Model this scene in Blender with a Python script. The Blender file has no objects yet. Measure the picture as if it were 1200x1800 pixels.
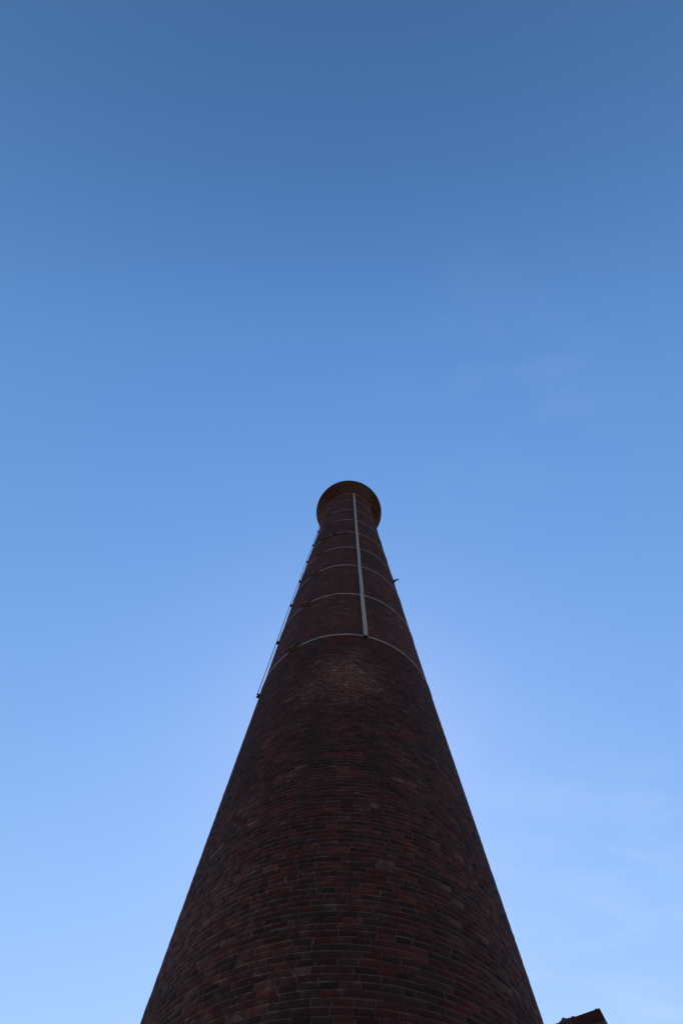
import bpy, math, random
import numpy as np
from mathutils import Matrix, Vector

R = math.radians
rng = np.random.default_rng(11)
random.seed(5)
scene = bpy.context.scene
col = scene.collection

# ------------------------------------------------------------------ camera
EYE = 1.6                                   # eye height above the ground
PITCH, YAW, ROLL = R(77.0), R(-2.7726), R(3.1974)
fw = Vector((math.sin(YAW) * math.cos(PITCH), math.cos(YAW) * math.cos(PITCH), math.sin(PITCH)))
rt0 = Vector((math.cos(YAW), -math.sin(YAW), 0))
up0 = rt0.cross(fw)
rt = rt0 * math.cos(ROLL) + up0 * math.sin(ROLL)
up = up0 * math.cos(ROLL) - rt0 * math.sin(ROLL)
cam_data = bpy.data.cameras.new('camera')
cam = bpy.data.objects.new('camera', cam_data)
col.objects.link(cam)
m = Matrix.Identity(4)
for i in range(3):
    m[i][0], m[i][1], m[i][2] = rt[i], up[i], -fw[i]
m[2][3] = EYE
cam.matrix_world = m
cam_data.sensor_fit = 'VERTICAL'
cam_data.sensor_height = 36.0
cam_data.sensor_width = 24.0
cam_data.lens = 17.0
cam_data.clip_start = 0.05
cam_data.clip_end = 3000
scene.camera = cam

# ------------------------------------------------------------------ sky, sun, exposure
SUN_EL, SUN_AZ = R(52), R(2)                # hidden behind the chimney; azimuth clockwise from +Y
world = bpy.data.worlds.new('World')
scene.world = world
world.use_nodes = True
wn, wl = world.node_tree.nodes, world.node_tree.links
wn.clear()
w_out = wn.new('ShaderNodeOutputWorld')
w_bg = wn.new('ShaderNodeBackground')
w_bg.inputs['Strength'].default_value = 0.15
sky = wn.new('ShaderNodeTexSky')
sky.sky_type = 'NISHITA'
sky.sun_disc = False
sky.sun_elevation = SUN_EL
sky.sun_rotation = SUN_AZ
sky.altitude = 100
sky.air_density = 2.0
sky.dust_density = 0.1
sky.ozone_density = 3.0
# the camera's white balance and colour response: one gain and one power for each channel
sc_ = wn.new('ShaderNodeSeparateColor'); wl.new(sky.outputs[0], sc_.inputs[0])
cc_ = wn.new('ShaderNodeCombineColor')
for k, (gam, gain) in enumerate(((1.48, 0.44), (1.05, 0.737), (0.82, 1.348))):
    pw = wn.new('ShaderNodeMath'); pw.operation = 'POWER'; pw.inputs[1].default_value = gam
    ml = wn.new('ShaderNodeMath'); ml.operation = 'MULTIPLY'; ml.inputs[1].default_value = gain
    wl.new(sc_.outputs[k], pw.inputs[0]); wl.new(pw.outputs[0], ml.inputs[0]); wl.new(ml.outputs[0], cc_.inputs[k])
# added dimming of the sky away from the sun, standing in for lens vignetting
tc0 = wn.new('ShaderNodeTexCoord')
sp0 = wn.new('ShaderNodeSeparateXYZ'); wl.new(tc0.outputs['Generated'], sp0.inputs[0])
anti = wn.new('ShaderNodeMapRange'); anti.interpolation_type = 'SMOOTHSTEP'
for i_, x_ in enumerate((-0.72, 0.0, 0.58, 1.0)): anti.inputs[i_ + 1].default_value = x_
wl.new(sp0.outputs[1], anti.inputs[0])
dimmed_sky = wn.new('ShaderNodeVectorMath'); dimmed_sky.operation = 'SCALE'
wl.new(cc_.outputs[0], dimmed_sky.inputs[0]); wl.new(anti.outputs[0], dimmed_sky.inputs['Scale'])
# faint high cirrus on a plane above the place
tc = wn.new('ShaderNodeTexCoord')
sep = wn.new('ShaderNodeSeparateXYZ'); wl.new(tc.outputs['Generated'], sep.inputs[0])
zc = wn.new('ShaderNodeMath'); zc.operation = 'MAXIMUM'; zc.inputs[1].default_value = 0.12
wl.new(sep.outputs[2], zc.inputs[0])
dv = []
for k in (0, 1):
    d = wn.new('ShaderNodeMath'); d.operation = 'DIVIDE'
    wl.new(sep.outputs[k], d.inputs[0]); wl.new(zc.outputs[0], d.inputs[1]); dv.append(d)
cmb = wn.new('ShaderNodeCombineXYZ')
wl.new(dv[0].outputs[0], cmb.inputs[0]); wl.new(dv[1].outputs[0], cmb.inputs[1])
mp = wn.new('ShaderNodeMapping')
mp.inputs['Rotation'].default_value = (0, 0, R(-30))
mp.inputs['Scale'].default_value = (1.6, 4.0, 1)
mp.inputs['Location'].default_value = (5.2806, 14.2833, 19.2845)
wl.new(cmb.outputs[0], mp.inputs[0])
cn = wn.new('ShaderNodeTexNoise')
cn.inputs['Scale'].default_value = 1.5
cn.inputs['Detail'].default_value = 7
cn.inputs['Roughness'].default_value = 0.55
cn.inputs['Distortion'].default_value = 0.8
wl.new(mp.outputs[0], cn.inputs['Vector'])
cr = wn.new('ShaderNodeMapRange')
cr.interpolation_type = 'SMOOTHSTEP'
cr.inputs[1].default_value = 0.40; cr.inputs[2].default_value = 0.75
cr.inputs[3].default_value = 0.0; cr.inputs[4].default_value = 1.0
wl.new(cn.outputs[0], cr.inputs[0])
# two thin patches of it, right of the chimney: directions, size and strength
patch = None
for dirv, size, amt in (((0.27, -0.02, 0.96), 0.34, 0.075), ((0.43, 0.72, 0.55), 0.45, 0.18)):
    ds = wn.new('ShaderNodeVectorMath'); ds.operation = 'DISTANCE'
    ds.inputs[1].default_value = Vector(dirv).normalized()
    wl.new(tc.outputs['Generated'], ds.inputs[0])
    win = wn.new('ShaderNodeMapRange'); win.interpolation_type = 'SMOOTHSTEP'
    for i_, x_ in enumerate((0.0, size, amt, 0.0)): win.inputs[i_ + 1].default_value = x_
    wl.new(ds.outputs['Value'], win.inputs[0])
    if patch is None: patch = win
    else:
        ad = wn.new('ShaderNodeMath'); ad.operation = 'ADD'
        wl.new(patch.outputs[0], ad.inputs[0]); wl.new(win.outputs[0], ad.inputs[1]); patch = ad
cf = wn.new('ShaderNodeMath'); cf.operation = 'MULTIPLY'
wl.new(cr.outputs[0], cf.inputs[0]); wl.new(patch.outputs[0], cf.inputs[1])
cm = wn.new('ShaderNodeMix'); cm.data_type = 'RGBA'
cm.inputs[7].default_value = (4.6, 5.4, 6.6, 1)
wl.new(cf.outputs[0], cm.inputs[0]); wl.new(dimmed_sky.outputs[0], cm.inputs[6])
wl.new(cm.outputs[2], w_bg.inputs['Color'])
wl.new(w_bg.outputs[0], w_out.inputs[0])

sun_d = bpy.data.lights.new('sun', 'SUN')
sun_d.energy = 3.0
sun_d.angle = R(0.5)
sun_d.color = (1.0, 0.93, 0.82)
sun = bpy.data.objects.new('sun', sun_d)
col.objects.link(sun)
sv = Vector((math.sin(SUN_AZ) * math.cos(SUN_EL), math.cos(SUN_AZ) * math.cos(SUN_EL), math.sin(SUN_EL)))
sun.rotation_euler = sv.to_track_quat('Z', 'Y').to_euler()
sun.location = sv * 80

vs = scene.view_settings
vs.view_transform = 'Standard'
vs.look = 'None'
vs.gamma = 1
vs.exposure = 0.0
vs.use_curve_mapping = False

# ------------------------------------------------------------------ materials
def mat(name):
    mt = bpy.data.materials.new(name)
    mt.use_nodes = True
    n, l = mt.node_tree.nodes, mt.node_tree.links
    return mt, n, l, n['Principled BSDF']

def noise(n, l, vec, scale, detail=4, rough=0.6, dist=0.0):
    t = n.new('ShaderNodeTexNoise')
    t.inputs['Scale'].default_value = scale
    t.inputs['Detail'].default_value = detail
    t.inputs['Roughness'].default_value = rough
    t.inputs['Distortion'].default_value = dist
    if vec is not None: l.new(vec, t.inputs['Vector'])
    return t.outputs[0]

def rng_map(n, l, v, a, b, c, d):
    t = n.new('ShaderNodeMapRange')
    for i, x in enumerate((a, b, c, d)): t.inputs[i + 1].default_value = x
    l.new(v, t.inputs[0])
    return t.outputs[0]

def math_node(n, l, op, a, b):
    t = n.new('ShaderNodeMath'); t.operation = op
    for i, x in enumerate((a, b)):
        if isinstance(x, (int, float)): t.inputs[i].default_value = x
        else: l.new(x, t.inputs[i])
    return t.outputs[0]

def mix(n, l, fac, a, b, mode='MIX'):
    t = n.new('ShaderNodeMix'); t.data_type = 'RGBA'; t.blend_type = mode
    for i, x in ((0, fac), (6, a), (7, b)):
        if isinstance(x, (int, float)): t.inputs[i].default_value = x
        elif isinstance(x, tuple): t.inputs[i].default_value = x
        else: l.new(x, t.inputs[i])
    return t.outputs[2]

def ramp(n, l, v, stops, const=False):
    t = n.new('ShaderNodeValToRGB')
    e = t.color_ramp.elements
    while len(e) > 1: e.remove(e[0])
    e[0].position = stops[0][0]; e[0].color = (*stops[0][1], 1)
    for p, c in stops[1:]:
        x = e.new(p); x.color = (*c, 1)
    if const: t.color_ramp.interpolation = 'CONSTANT'
    l.new(v, t.inputs[0])
    return t.outputs[0]

AXIS_Y = 8.8
def lime_mask(n, l, pos):
    """lime bloom and old patch pointing just under the lowest band, and small smears elsewhere"""
    d = n.new('ShaderNodeVectorMath'); d.operation = 'DISTANCE'
    d.inputs[1].default_value = (0.1, 6.22, 11.75)
    l.new(pos, d.inputs[0])
    blob = rng_map(n, l, d.outputs['Value'], 0.2, 1.4, 0.21, 0.0)
    d2 = n.new('ShaderNodeVectorMath'); d2.operation = 'DISTANCE'
    d2.inputs[1].default_value = (-0.75, 6.35, 11.3)
    l.new(pos, d2.inputs[0])
    blob2 = rng_map(n, l, d2.outputs['Value'], 0.1, 0.9, 0.15, 0.0)
    blob = math_node(n, l, 'MAXIMUM', blob, blob2)
    d3 = n.new('ShaderNodeVectorMath'); d3.operation = 'DISTANCE'
    d3.inputs[1].default_value = (-1.9, 6.85, 6.6)
    l.new(pos, d3.inputs[0])
    blob = math_node(n, l, 'MAXIMUM', blob, rng_map(n, l, d3.outputs['Value'], 0.4, 2.6, 0.13, 0.0))
    big = noise(n, l, pos, 0.55, 3)
    fine = noise(n, l, pos, 9.0, 6, 0.7, 0.8)
    s = math_node(n, l, 'ADD', math_node(n, l, 'MULTIPLY', big, 0.32), blob)
    s = math_node(n, l, 'ADD', s, math_node(n, l, 'MULTIPLY', fine, 0.85))
    return rng_map(n, l, s, 0.65, 0.88, 0.0, 1.0)

def rain_streaks(n, l, pos):
    mp_ = n.new('ShaderNodeMapping'); mp_.inputs['Scale'].default_value = (2.6, 2.6, 0.16)
    l.new(pos, mp_.inputs[0])
    return rng_map(n, l, noise(n, l, mp_.outputs[0], 1.0, 5, 0.6, 0.3), 0.50, 0.72, 0.0, 0.6)

def brick_material(name, source):
    mt, n, l, b = mat(name)
    geo = n.new('ShaderNodeNewGeometry'); pos = geo.outputs['Position']
    if source == 'object':
        oi = n.new('ShaderNodeObjectInfo'); tone = oi.outputs['Color']
    else:
        at = n.new('ShaderNodeAttribute'); at.attribute_name = 'tone'; tone = at.outputs['Color']
    sp = n.new('ShaderNodeSeparateXYZ'); l.new(tone, sp.inputs[0])
    base = ramp(n, l, sp.outputs[0], [
        (0.0, (.034, .021, .018)), (0.22, (.044, .023, .019)), (0.38, (.066, .024, .018)),
        (0.52, (.092, .023, .015)), (0.72, (.110, .023, .015)), (0.92, (.128, .025, .015)),
        (0.965, (.17, .036, .018)), (0.98, (.15, .075, .05)), (1.0, (.20, .13, .09))])
    val = math_node(n, l, 'MULTIPLY', rng_map(n, l, sp.outputs[1], 0, 1, 0.74, 1.2), rng_map(n, l, sp.outputs[2], 0, 1, 0.52, 1.85))  # third tone channel also carries the painted shade and haze
    vc = n.new('ShaderNodeCombineColor')
    for k in range(3): l.new(val, vc.inputs[k])
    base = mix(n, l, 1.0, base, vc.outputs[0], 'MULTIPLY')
    mott = noise(n, l, pos, 38, 5, 0.7)
    base = mix(n, l, rng_map(n, l, mott, 0.42, 0.72, 0.0, 0.7), base, (.036, .023, .020, 1))
    base = mix(n, l, rng_map(n, l, sp.outputs[2], 0.2, 1.0, 0.0, 0.5), base, (.085, .062, .060, 1))  # greyer lift of the upper bricks, lens haze put into the colour
    cloud = noise(n, l, pos, 11, 4, 0.65, 0.4)
    base = mix(n, l, rng_map(n, l, cloud, 0.40, 0.66, 0.0, 0.6), base, (.036, .024, .022, 1))
    soot = noise(n, l, pos, 0.42, 5, 0.6, 0.6)
    base = mix(n, l, rng_map(n, l, soot, 0.45, 0.70, 0.0, 0.45), base, (.034, .022, .020, 1))
    base = mix(n, l, rain_streaks(n, l, pos), base, (.030, .021, .019, 1))
    lime = lime_mask(n, l, pos)
    base = mix(n, l, math_node(n, l, 'MULTIPLY', lime, 0.34), base, (.25, .15, .11, 1))
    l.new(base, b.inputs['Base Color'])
    b.inputs['Roughness'].default_value = 0.86
    b.inputs['Specular IOR Level'].default_value = 0.10
    bump = n.new('ShaderNodeBump'); bump.inputs['Strength'].default_value = 0.5; bump.inputs['Distance'].default_value = 0.006
    l.new(noise(n, l, pos, 70, 5, 0.7), bump.inputs['Height'])
    l.new(bump.outputs[0], b.inputs['Normal'])
    return mt

def mortar_material():
    mt, n, l, b = mat('lime_mortar')
    pos = n.new('ShaderNodeNewGeometry').outputs['Position']
    c = ramp(n, l, noise(n, l, pos, 9, 5, 0.7), [(0.25, (.066, .047, .036)), (0.55, (.110, .080, .062)), (0.8, (.17, .125, .097))])
    soot = noise(n, l, pos, 0.42, 5, 0.6, 0.6)
    c = mix(n, l, rng_map(n, l, soot, 0.45, 0.70, 0.0, 0.6), c, (.080, .060, .049, 1))
    c = mix(n, l, rain_streaks(n, l, pos), c, (.050, .039, .034, 1))
    c = mix(n, l, math_node(n, l, 'MULTIPLY', lime_mask(n, l, pos), 0.85), c, (.36, .21, .15, 1))
    l.new(c, b.inputs['Base Color'])
    b.inputs['Roughness'].default_value = 0.95
    b.inputs['Specular IOR Level'].default_value = 0.08
    bump = n.new('ShaderNodeBump'); bump.inputs['Strength'].default_value = 0.7; bump.inputs['Distance'].default_value = 0.008
    l.new(noise(n, l, pos, 45, 5, 0.7), bump.inputs['Height'])
    l.new(bump.outputs[0], b.inputs['Normal'])
    return mt

def metal_material(name, c0, c1, rough, metallic=0.0, scale=14):
    mt, n, l, b = mat(name)
    pos = n.new('ShaderNodeNewGeometry').outputs['Position']
    c = ramp(n, l, noise(n, l, pos, scale, 5, 0.65), [(0.3, c0), (0.7, c1)])
    l.new(c, b.inputs['Base Color'])
    b.inputs['Roughness'].default_value = rough
    b.inputs['Metallic'].default_value = metallic
    return mt

M_BRICK_OBJ = brick_material('fired_brick', 'object')
M_BRICK_ATT = brick_material('fired_brick_mass', 'attribute')
M_MORTAR = mortar_material()
M_GALV = metal_material('galvanised_steel', (.31, .30, .285), (.42, .405, .38), 0.6, 0.0, 5)
M_BAND = metal_material('weathered_band_steel', (.20, .19, .175), (.40, .37, .34), 0.65, 0.0, 4)
M_RUST = metal_material('rusty_iron', (.15, .085, .045), (.30, .20, .11), 0.9)
M_DARK = metal_material('dark_iron', (.018, .016, .016), (.04, .032, .028), 0.85)

def ground_material():
    mt, n, l, b = mat('worn_yard_concrete')
    pos = n.new('ShaderNodeNewGeometry').outputs['Position']
    c = ramp(n, l, noise(n, l, pos, 60, 6, 0.75), [(0.3, (.12, .105, .085)), (0.7, (.22, .195, .16))])
    c = mix(n, l, rng_map(n, l, noise(n, l, pos, 0.3, 4), 0.45, 0.7, 0, 0.6), c, (.13, .105, .075, 1))
    l.new(c, b.inputs['Base Color'])
    b.inputs['Roughness'].default_value = 0.95
    return mt

# ------------------------------------------------------------------ helpers
def link(o, parent=None):
    col.objects.link(o)
    if parent is not None: o.parent = parent
    return o

def mesh_obj(name, verts, faces, material, parent=None, smooth=False):
    me = bpy.data.meshes.new(name)
    me.from_pydata([tuple(v) for v in verts], [], faces)
    me.validate()
    me.materials.append(material)
    if smooth: me.polygons.foreach_set('use_smooth', [True] * len(me.polygons))
    return link(bpy.data.objects.new(name, me), parent)

def quad_mesh(name, V, Q, material, tone=None):
    """big all-quad mesh from numpy arrays"""
    me = bpy.data.meshes.new(name)
    V = np.ascontiguousarray(V, dtype=np.float32).reshape(-1, 3)
    Q = np.ascontiguousarray(Q, dtype=np.int32).reshape(-1, 4)
    me.vertices.add(len(V)); me.vertices.foreach_set('co', V.ravel())
    me.loops.add(Q.size); me.loops.foreach_set('vertex_index', Q.ravel())
    me.polygons.add(len(Q))
    me.polygons.foreach_set('loop_start', np.arange(0, Q.size, 4, dtype=np.int32))
    me.update(calc_edges=True)
    if tone is not None:
        a = me.attributes.new('tone', 'FLOAT_COLOR', 'POINT')
        a.data.foreach_set('color', np.ascontiguousarray(tone, dtype=np.float32).ravel())
    me.materials.append(material)
    return me

class MB:
    def __init__(s): s.v, s.f = [], []
    def box(s, c, ax, ay, az):
        """box about c with half-axis vectors"""
        c, ax, ay, az = map(Vector, (c, ax, ay, az))
        i = len(s.v)
        for sx, sy, sz in ((-1,-1,-1),(1,-1,-1),(1,1,-1),(-1,1,-1),(-1,-1,1),(1,-1,1),(1,1,1),(-1,1,1)):
            s.v.append(c + ax*sx + ay*sy + az*sz)
        for q in ((0,3,2,1),(4,5,6,7),(0,1,5,4),(1,2,6,5),(2,3,7,6),(3,0,4,7)):
            s.f.append(tuple(i + k for k in q))
    def prism(s, pts, ext):
        """polygon pts extruded by +-ext"""
        i, n = len(s.v), len(pts); e = Vector(ext)
        s.v += [Vector(p) - e for p in pts] + [Vector(p) + e for p in pts]
        s.f.append(tuple(i + k for k in reversed(range(n)))); s.f.append(tuple(i + n + k for k in range(n)))
        for k in range(n):
            j = (k + 1) % n
            s.f.append((i + k, i + j, i + n + j, i + n + k))
    def tube(s, path, r, n=8):
        i0 = len(s.v); path = [Vector(p) for p in path]
        for k, p in enumerate(path):
            t = (path[min(k+1, len(path)-1)] - path[max(k-1, 0)]).normalized()
            a = t.cross(Vector((0, 0, 1)))
            if a.length < 1e-3: a = t.cross(Vector((1, 0, 0)))
            a.normalize(); b_ = t.cross(a)
            for q in range(n):
                w = 2*math.pi*q/n
                s.v.append(p + (a*math.cos(w) + b_*math.sin(w))*r)
        for k in range(len(path)-1):
            for q in range(n):
                q2 = (q+1) % n
                s.f.append((i0+k*n+q, i0+k*n+q2, i0+(k+1)*n+q2, i0+(k+1)*n+q))
        s.f.append(tuple(i0 + q for q in reversed(range(n))))
        e = i0 + (len(path)-1)*n
        s.f.append(tuple(e + q for q in range(n)))
    def build(s, name, material, parent=None, smooth=False):
        return mesh_obj(name, s.v, s.f, material, parent, smooth)

# brick template: local x along the wall, y out of the wall, z up; 8 outer corners + chamfered front
def brick_verts(L, H, back, proud, jit):
    """arrays (N,) -> (N,12,3)"""
    N = len(L)
    V = np.zeros((N, 12, 3))
    sx = np.array([-1, 1, 1, -1]); sz = np.array([-1, -1, 1, 1])
    ch = 0.0022
    for k in range(4):
        V[:, k, 0] = sx[k]*L/2;            V[:, k, 1] = -back;        V[:, k, 2] = sz[k]*H/2
        V[:, 4+k, 0] = sx[k]*L/2;          V[:, 4+k, 1] = proud - ch; V[:, 4+k, 2] = sz[k]*H/2
        V[:, 8+k, 0] = sx[k]*(L/2 - ch);   V[:, 8+k, 1] = proud;      V[:, 8+k, 2] = sz[k]*(H/2 - ch)
    V[:, 4:8, 0] += jit[:, :4]*0.006; V[:, 4:8, 2] += jit[:, 4:8]*0.0035
    V[:, 8:12, 0] += jit[:, :4]*0.007; V[:, 8:12, 2] += jit[:, 4:8]*0.004
    V[:, 8:12, 1] += jit[:, 8:12]*0.002
    V[:, 0:4, 0] += jit[:, :4]*0.006; V[:, 0:4, 2] += jit[:, 4:8]*0.0035
    return V
BQ = np.array([(0,1,5,4),(1,2,6,5),(2,3,7,6),(3,0,4,7),(4,5,9,8),(5,6,10,9),(6,7,11,10),(7,4,8,11),(8,9,10,11)])
BQ_CLOSED = np.vstack([BQ, [(3,2,1,0)]])

# shared template meshes for the bricks that are objects of their own (unit length, scaled in x)
N_VAR = 14
def make_templates(L, H, back):
    out = []
    for k in range(N_VAR):
        jit = rng.uniform(-1, 1, (1, 12))
        V = brick_verts(np.array([L]), np.array([H]), np.array([back]), np.array([0.0]), jit)
        out.append(quad_mesh('brick', V, BQ_CLOSED, M_BRICK_OBJ))
    return out

def mass_mesh(name, P, X, Y, Z, L, H, back, tone):
    N = len(L)
    V = brick_verts(L, H, back, np.zeros(N), rng.uniform(-1, 1, (N, 12)))
    W = P[:, None, :] + V[:, :, 0:1]*X[:, None, :] + V[:, :, 1:2]*Y[:, None, :] + V[:, :, 2:3]*Z[:, None, :]
    Q = BQ[None] + (np.arange(N)*12)[:, None, None]
    T = np.ones((N, 12, 4)); T[:, :, :3] = tone[:, None, :]
    return quad_mesh(name, W, Q, M_BRICK_ATT, T)

CAMP = np.array((0, 0, EYE))
def project(P):
    D = P - CAMP
    d = D @ np.array(fw)
    return 600 + 850*(D @ np.array(rt))/d, 900 - 850*(D @ np.array(up))/d, d

# ------------------------------------------------------------------ ground
g = 600
gr = mesh_obj('ground', [(-g,-g,0),(g,-g,0),(g,g,0),(-g,g,0)], [(0,1,2,3)], ground_material())
gr['kind'] = 'structure'

# ------------------------------------------------------------------ chimney
H_BAND1 = 12.23 + EYE
H_NECK = 36.95 + EYE
def rad(z):
    h = np.asarray(z, dtype=float) - EYE
    return np.where(h < 12.3, 2.9318 - 0.03506*h, 2.9318 - 0.03506*12.3 - 0.02984*(h - 12.3))
def bend(z):                                    # the old shaft leans a little towards its top
    h = np.asarray(z, dtype=float) - EYE
    return 0.000115*np.maximum(h, 0)**2
def surf(phi, z, off=0.0, r=None):
    rr = (rad(z) if r is None else r) + off
    return Vector((float(bend(z)) + float(rr)*math.sin(phi), AXIS_Y - float(rr)*math.cos(phi), float(z)))
def frame(phi):
    return Vector((math.cos(phi), math.sin(phi), 0)), Vector((math.sin(phi), -math.cos(phi), 0))   # along, out

chimney = bpy.data.objects.new('brick_chimney', None)
chimney.location = (0, AXIS_Y, 0)
link(chimney)
chimney['label'] = 'tall round tapering dark red brick factory chimney with steel bands and flared crown'
chimney['category'] = 'chimney'
chimney.empty_display_size = 2
PARENT_INV = Matrix.Translation((0, -AXIS_Y, 0))
def to_chimney(o):
    o.parent = chimney
    o.matrix_parent_inverse = PARENT_INV
    return o

# courses: (z centre, outer radius, brick back depth)
CH = 0.075
courses = []
z = CH/2
while z < H_NECK:
    courses.append((z, float(rad(z)), 0.03)); z += CH
r_neck = float(rad(H_NECK))
N_CORB = 12
R_RIM = 2.60
for k in range(N_CORB):
    t = (0.10, 0.20, 0.31, 0.43, 0.56, 0.575, 0.58, 0.66, 0.75, 0.84, 0.93, 1.0)[k]
    courses.append((z, r_neck + (R_RIM - r_neck)*t, 0.17)); z += CH
z_rim = z - CH/2
for k in range(5):
    courses.append((z, R_RIM - 0.006*k, 0.10)); z += CH
z_top = z - CH/2

cP, cX, cY, cZ, cL, cH, cB, cT = [], [], [], [], [], [], [], []
phase = 0.0
for ci, (zc_, r_, back) in enumerate(courses):
    n_ = max(20, int(round(2*math.pi*r_/0.2255)))
    w = rng.normal(1.0, 0.045, n_)
    # a cut brick here and there where the taper loses a stretcher
    for q in range(rng.integers(0, 3)): w[rng.integers(0, n_)] *= 0.55
    w = w/w.sum()*2*math.pi
    phase += math.pi/n_ + rng.normal(0, 0.012)
    edges = phase + np.concatenate([[0], np.cumsum(w)])
    phi = (edges[:-1] + edges[1:])/2
    L = w*r_ - np.clip(rng.normal(0.0115, 0.0022, n_), 0.005, 0.02)
    phi_w = phi
    zz = zc_ + 0.006*np.sin(phi_w*3 + ci*0.11) + rng.normal(0, 0.0022, n_)
    ro = r_ + 0.0016 + rng.normal(0, 0.0008, n_)
    P = np.stack([bend(zz) + ro*np.sin(phi), AXIS_Y - ro*np.cos(phi), zz], 1)
    tw = rng.normal(0, 0.007, n_)                      # slightly twisted in its bed
    X = np.stack([np.cos(phi + tw), np.sin(phi + tw), rng.normal(0, 0.014, n_)], 1)
    X /= np.linalg.norm(X, axis=1)[:, None]
    Y = np.stack([np.sin(phi + tw), -np.cos(phi + tw), np.full(n_, 0.033 if back < 0.05 else 0.0)], 1)
    Y -= X*(X*Y).sum(1)[:, None]; Y /= np.linalg.norm(Y, axis=1)[:, None]
    Z = np.cross(X, Y)
    T = rng.uniform(0, 1, (n_, 3))
    T[:, 2] = np.clip(T[:, 2]*0.5 + (0.45 if zc_ > H_BAND1 else 0.05), 0, 1)   # shade below and lens haze above the lowest band, painted into brick tone
    if back > 0.05: T[:, 0] = (0.66 if r_ < r_neck + 0.5 else 0.38) + 0.33*T[:, 0]; T[:, 2] = 0.62       # redder facing bricks in the crown
    cP.append(P); cX.append(X); cY.append(Y); cZ.append(Z); cL.append(L)
    cH.append(np.clip(rng.normal(0.0630, 0.0012, n_), 0.059, 0.0665)); cB.append(np.full(n_, back)); cT.append(T)
cP, cX, cY, cZ = map(np.vstack, (cP, cX, cY, cZ))
cL, cH, cB = map(np.concatenate, (cL, cH, cB)); cT = np.vstack(cT)

# the 300 bricks that show largest become objects of their own
px, py, dep = project(cP)
toc = CAMP - cP; toc /= np.linalg.norm(toc, axis=1)[:, None]
face = (toc*cY).sum(1)
area = face*cL*cH/dep**2
vis = (face > 0.02) & (dep > 0) & (px > 4) & (px < 1196) & (py > 0) & (py < 1794)
area = np.where(vis, area, -1)
single = np.argsort(-area)[:300]
mask = np.ones(len(cL), bool); mask[single] = False

templates = make_templates(0.214, 0.064, 0.03)
for j, i in enumerate(single):
    o = bpy.data.objects.new('brick', templates[j % N_VAR])
    col.objects.link(o)
    mm = Matrix.Identity(4)
    for a in range(3):
        mm[a][0], mm[a][1], mm[a][2], mm[a][3] = cX[i, a]*cL[i]/0.214, cY[i, a], cZ[i, a]*cH[i]/0.064, cP[i, a]
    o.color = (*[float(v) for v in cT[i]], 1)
    to_chimney(o)
    o.matrix_basis = mm

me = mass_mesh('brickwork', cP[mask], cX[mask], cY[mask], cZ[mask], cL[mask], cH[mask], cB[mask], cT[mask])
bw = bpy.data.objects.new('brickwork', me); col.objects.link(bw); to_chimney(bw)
bw['kind'] = 'stuff'

# mortar body of shaft and crown, hollow at the top
prof = []
REC = 0.0006
zz = 0.0
while zz < H_NECK - 0.3:
    prof.append((float(rad(zz)) - REC, zz)); zz += 0.6
prof.append((float(rad(H_NECK)) - REC, H_NECK - 0.02))
for (zc_, r_, back) in courses:
    if back > 0.05:
        prof.append((r_ - 0.012, zc_ - 0.030)); prof.append((r_ - 0.012, zc_ + 0.0375))
prof += [(R_RIM - 0.10, z_top + 0.02), (R_RIM - 0.45, z_top + 0.10), (1.25, z_top + 0.13), (1.22, z_top - 0.3), (1.2, z_top - 6.0)]
SEG = 360
V, Fq = [], []
for (r_, z_) in prof:
    for k in range(SEG):
        a = 2*math.pi*k/SEG
        V.append((float(bend(z_)) + r_*math.sin(a), AXIS_Y - r_*math.cos(a), z_))
for k in range(len(prof) - 1):
    for q in range(SEG):
        q2 = (q + 1) % SEG
        Fq.append((k*SEG + q, k*SEG + q2, (k+1)*SEG + q2, (k+1)*SEG + q))
core_me = quad_mesh('mortar_core', V, Fq, M_MORTAR)
core_me.polygons.foreach_set('use_smooth', [True]*len(core_me.polygons))
core = bpy.data.objects.new('mortar_core', core_me); col.objects.link(core); to_chimney(core)

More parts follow.
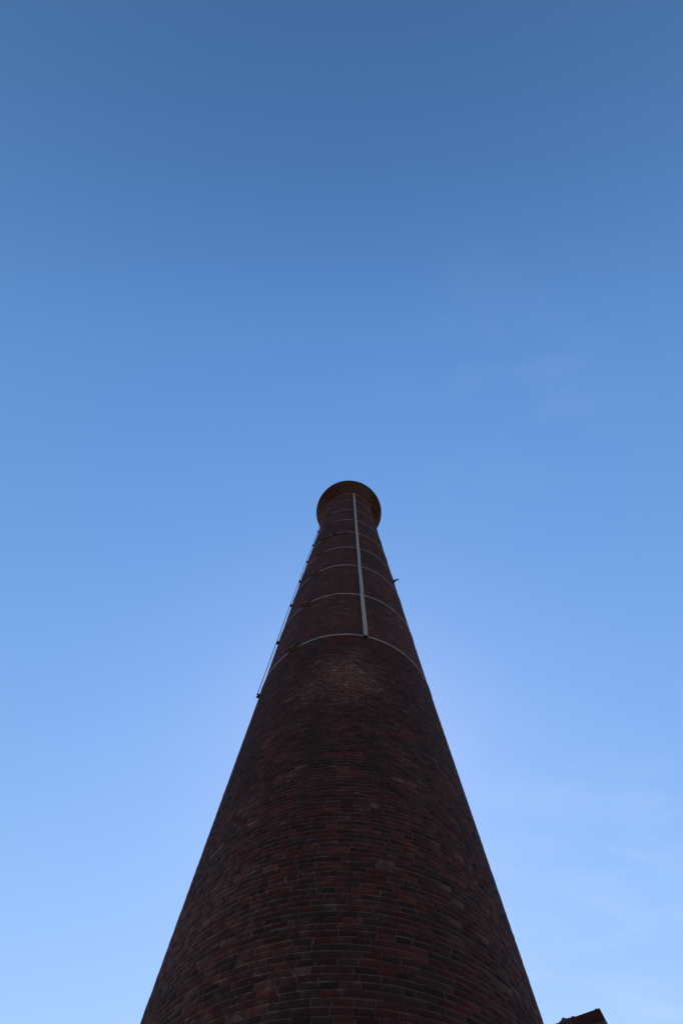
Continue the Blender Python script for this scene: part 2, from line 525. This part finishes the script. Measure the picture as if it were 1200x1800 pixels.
# ------------------------------------------------------------------ steel bands with their lugs and bolts
BAND_H = [12.23, 15.38, 18.56, 21.32, 24.22, 27.3, 30.39, 33.85, 36.77]
PHI_LUG = R(-36.0)
PHI_BAR = R(12.0)
def hoop(z0, hgt, off, th, a0, a1, seg):
    V, Fc = [], []
    for k in range(seg + 1):
        a = a0 + (a1 - a0)*k/seg
        zz = z0 + 0.012*math.sin(a*2 + z0)            # bands never sit quite level
        for rr, dz in ((off, -hgt/2), (off + th, -hgt/2), (off + th, hgt/2), (off, hgt/2)):
            V.append(surf(a, zz + dz, rr))
    for k in range(seg):
        for q in range(4):
            q2 = (q + 1) % 4
            Fc.append((k*4 + q, k*4 + q2, (k+1)*4 + q2, (k+1)*4 + q))
    Fc.append((3, 2, 1, 0)); e = seg*4
    Fc.append((e, e+1, e+2, e+3))
    return V, Fc
for bi, hb in enumerate(BAND_H):
    zb = hb + EYE
    r_ = float(rad(zb))
    dphi = 0.16/r_
    phl = PHI_LUG + random.uniform(-.05, .05)
    V, Fc = hoop(zb, 0.062, 0.004, 0.014, phl + dphi*0.55, phl + 2*math.pi - dphi*0.55, 150)
    band = to_chimney(mesh_obj('steel_band', V, Fc, M_BAND))
    for s in (-1, 1):
        a = phl + s*dphi*0.6
        al, out = frame(a)
        c = surf(a, zb, 0.0)
        mb = MB()
        mb.box(c + out*0.022, al*0.085, out*0.010, Vector((0, 0, 0.048)))             # foot on the band end
        mb.box(c + out*0.062 - al*s*0.055, al*0.012, out*0.052, Vector((0, 0, 0.050)))  # upstand the bolt passes through
        mb.prism([c + out*0.03 + al*s*0.06, c + out*0.10 - al*s*0.043, c + out*0.03 - al*s*0.043], Vector((0, 0, 0.008)))
        lug = mb.build('lug', M_RUST); lug.parent = band;
    al, out = frame(phl)
    for dz in (-0.024, 0.024):
        mb = MB()
        c = surf(phl, zb + dz, 0.075)
        mb.tube([c - al*0.25, c + al*0.25], 0.009, 8)
        for s in (-1, 1):
            for t in (0.125, 0.205):
                mb.tube([c + al*s*(t - 0.014), c + al*s*(t + 0.014)], 0.021, 6)
        bolt = mb.build('bolt', M_DARK); bolt.parent = band

# ------------------------------------------------------------------ vertical bars over the bands, a quarter turn apart
def vertical_bar(phi, z0, z1, standoff, flange):
    mb_pts = []
    n_ = 26
    V, Fc = [], []
    w, t, fl = 0.060, 0.008, flange
    # channel section: web outward, two flanges towards the wall
    sec = [(-w, standoff), (-w, standoff + fl), (w, standoff + fl), (w, standoff), (w - t, standoff), (w - t, standoff + fl - t), (-w + t, standoff + fl - t), (-w + t, standoff)]
    al, out = frame(phi)
    for k in range(n_ + 1):
        zz = z0 + (z1 - z0)*k/n_
        c = surf(phi, zz, 0.0)
        wob = 0.006*math.sin(k*1.7 + phi)
        for (u, o_) in sec: V.append(c + al*(u + wob) + out*o_)
    m_ = len(sec)
    for k in range(n_):
        for q in range(m_):
            q2 = (q + 1) % m_
            Fc.append((k*m_ + q, (k+1)*m_ + q, (k+1)*m_ + q2, k*m_ + q2))
    Fc.append(tuple(range(m_))); Fc.append(tuple(n_*m_ + q for q in reversed(range(m_))))
    bar = to_chimney(mesh_obj('vertical_bar', V, Fc, M_GALV))
    for hb in BAND_H:
        zb = hb + EYE
        if zb > z1 + 0.1: continue
        c = surf(phi, zb - 0.03, 0.0)
        mb = MB()
        mb.box(c + out*(standoff/2 + 0.008), al*0.055, out*(standoff/2 - 0.006), Vector((0, 0, 0.035)))
        br = mb.build('clamp', M_DARK); br.parent = bar
        for s in (-1, 1):
            mb = MB()
            p = c + al*s*0.040 + out*(standoff + flange - 0.002)
            mb.tube([p, p + out*0.012], 0.012, 6)
            bo = mb.build('bolt', M_DARK); bo.parent = bar
    return bar
vertical_bar(PHI_BAR, 12.17 + EYE, 37.0 + EYE, 0.045, 0.040)
vertical_bar(PHI_BAR - R(88.5), 12.15 + EYE, 37.0 + EYE, 0.078, 0.016)

# ------------------------------------------------------------------ iron bracket at the right of the shaft, old cable under a band
def iron_bracket(phi, zb):
    al, out = frame(phi)
    c = surf(phi, zb, 0.0)
    mb = MB()
    mb.box(c + out*0.012, al*0.05, out*0.014, Vector((0, 0, 0.13)))
    mb.box(c + out*0.12 + Vector((0, 0, 0.09)), al*0.035, out*0.11, Vector((0, 0, 0.010)))
    br = to_chimney(mb.build('iron_bracket', M_DARK))
    mb = MB()
    mb.prism([c + out*0.02 + Vector((0, 0, 0.085)), c + out*0.15 + Vector((0, 0, 0.085)), c + out*0.02 + Vector((0, 0, -0.11))], al*0.02)
    gs = mb.build('gusset', M_DARK); gs.parent = br
    mb = MB()
    p = c + out*0.22 + Vector((0, 0, 0.09))
    mb.tube([p, p + out*0.03 + Vector((0, 0, 0.03)), p + out*0.035 + Vector((0, 0, 0.09))], 0.014, 6)
    hk = mb.build('hook', M_DARK); hk.parent = br
    return br
iron_bracket(R(71), 20.9 + EYE)

zc5 = BAND_H[4] + EYE
mb = MB()
pts = []
for k in range(25):
    t = k/24
    a = R(-40 + 43*t)
    pts.append(surf(a, zc5 - 0.10 - 0.16*math.sin(math.pi*t)**1.5 - 0.12*t, 0.028))
mb.tube(pts, 0.024, 7)
cable = to_chimney(mb.build('slack_cable', M_DARK, smooth=True))
mb = MB()
al, out = frame(R(-18.5))
c = surf(R(-18.5), zc5, 0.0)
mb.box(c + out*0.05 + Vector((0, 0, -0.03)), al*0.06, out*0.05, Vector((0, 0, 0.10)))
cb = mb.build('cable_box', M_DARK); cb.parent = cable

# ------------------------------------------------------------------ brick pier at the lower right
u = Vector((-0.892, 0.452, 0)).normalized()            # along its front, leftwards
nrm = Vector((-u.y, u.x, 0))                           # towards the camera
if nrm.dot(Vector((0, 0, 0)) - Vector((1.8, 4.1, 0))) < 0: nrm = -nrm
CORNER = Vector((1.805, 4.148, 0))
TOP = 2.553 + EYE
PW, PD = 1.125, 0.45
pier = bpy.data.objects.new('brick_pier', None)
pier.location = CORNER + u*PW/2 - nrm*PD/2
link(pier)
pier['label'] = 'broken-topped dark brick pier corner at the lower right of the chimney'
pier['category'] = 'brick pier'
PIER_INV = Matrix.Translation(-pier.location)
def to_pier(o):
    o.parent = pier; o.matrix_parent_inverse = PIER_INV
    return o
sides = [(CORNER, u, nrm, PW), (CORNER + u*PW, -nrm, u, PD), (CORNER + u*PW - nrm*PD, -u, -nrm, PW), (CORNER - nrm*PD, nrm, -u, PD)]
bP, bX, bY, bZ, bL, bH, bB, bT = [], [], [], [], [], [], [], []
zc_ = TOP - 0.036
row = 0
while zc_ > 0.02:
    for si, (o0, d, nn, ln) in enumerate(sides):
        # corner closers alternate so that the vertical joints break from course to course
        first = 0.225 if (row + si) % 2 == 0 else 0.1125
        x = 0.0; cuts = [0.0, first]
        while cuts[-1] < ln - 0.02: cuts.append(min(ln, cuts[-1] + 0.225))
        for a, b_ in zip(cuts[:-1], cuts[1:]):
            w = b_ - a
            if w < 0.05: continue
            lo = 0.0055 if a > 0.001 else -0.0005
            hi = 0.0055 if b_ < ln - 0.001 else -0.0005
            L = w - lo - hi
            # butt at the corners: every second side runs short by its neighbour's depth
            cc = o0 + d*(a + lo + L/2) + nn*random.uniform(-.002, .002)
            bP.append((cc.x, cc.y, zc_ + random.uniform(-.002, .002)))
            tw = random.uniform(-.008, .008)
            Xv = (d*-1 + nn*tw).normalized() if (d.cross(nn)).z < 0 else (d + nn*tw).normalized()
            Yv = (nn - Xv*nn.dot(Xv)).normalized()
            Zv = Xv.cross(Yv)
            bX.append(Xv); bY.append(Yv); bZ.append(Zv)
            bL.append(L); bH.append(0.0635); bB.append(0.05); bT.append(np.random.default_rng(len(bL)).uniform(0, 1, 3))
    zc_ -= CH; row += 1
bP, bX, bY, bZ = (np.array([tuple(v) for v in A]) for A in (bP, bX, bY, bZ))
bL, bH, bB, bT = map(np.array, (bL, bH, bB, bT))
tp = make_templates(0.214, 0.0635, 0.05)
NS = 280
for i in range(NS):
    o = bpy.data.objects.new('brick', tp[i % N_VAR]); col.objects.link(o)
    mm = Matrix.Identity(4)
    for a in range(3):
        mm[a][0], mm[a][1], mm[a][2], mm[a][3] = bX[i, a]*bL[i]/0.214, bY[i, a], bZ[i, a], bP[i, a]
    o.color = (*[float(v) for v in bT[i]], 1)
    to_pier(o); o.matrix_basis = mm
me = mass_mesh('brickwork', bP[NS:], bX[NS:], bY[NS:], bZ[NS:], bL[NS:], bH[NS:], bB[NS:], bT[NS:])
o = bpy.data.objects.new('brickwork', me); col.objects.link(o); to_pier(o); o['kind'] = 'stuff'
mb = MB()
mb.box(CORNER + u*PW/2 - nrm*PD/2 + Vector((0, 0, (TOP - 0.012)/2)), u*(PW/2 - .0012), nrm*(PD/2 - .0012), Vector((0, 0, (TOP - 0.012)/2)))
to_pier(mb.build('mortar_core', M_MORTAR))
# lumps of old bedding mortar left along the top
rr = random.Random(3)
V, Fc = [], []
nx, ny = 46, 16
for j in range(ny + 1):
    for i in range(nx + 1):
        s, t = i/nx, j/ny
        e = min(s, 1 - s, t*0.5, (1 - t)*0.5)
        hgt = -0.012 if e < 0.004 else 0.003 + 0.018*max(0, math.sin(i*0.62 + 1.3*math.sin(j*.7) + 0.8)) + 0.005*math.sin(i*1.7 + j) + 0.010*rr.random()
        p = CORNER + u*(PW*(0.004 + 0.992*s)) - nrm*(PD*(0.01 + 0.98*t))
        V.append((p.x, p.y, TOP + hgt))
for j in range(ny):
    for i in range(nx):
        a = j*(nx + 1) + i
        Fc.append((a, a + 1, a + nx + 2, a + nx + 1))
to_pier(mesh_obj('bedding_mortar', V, Fc, M_MORTAR))
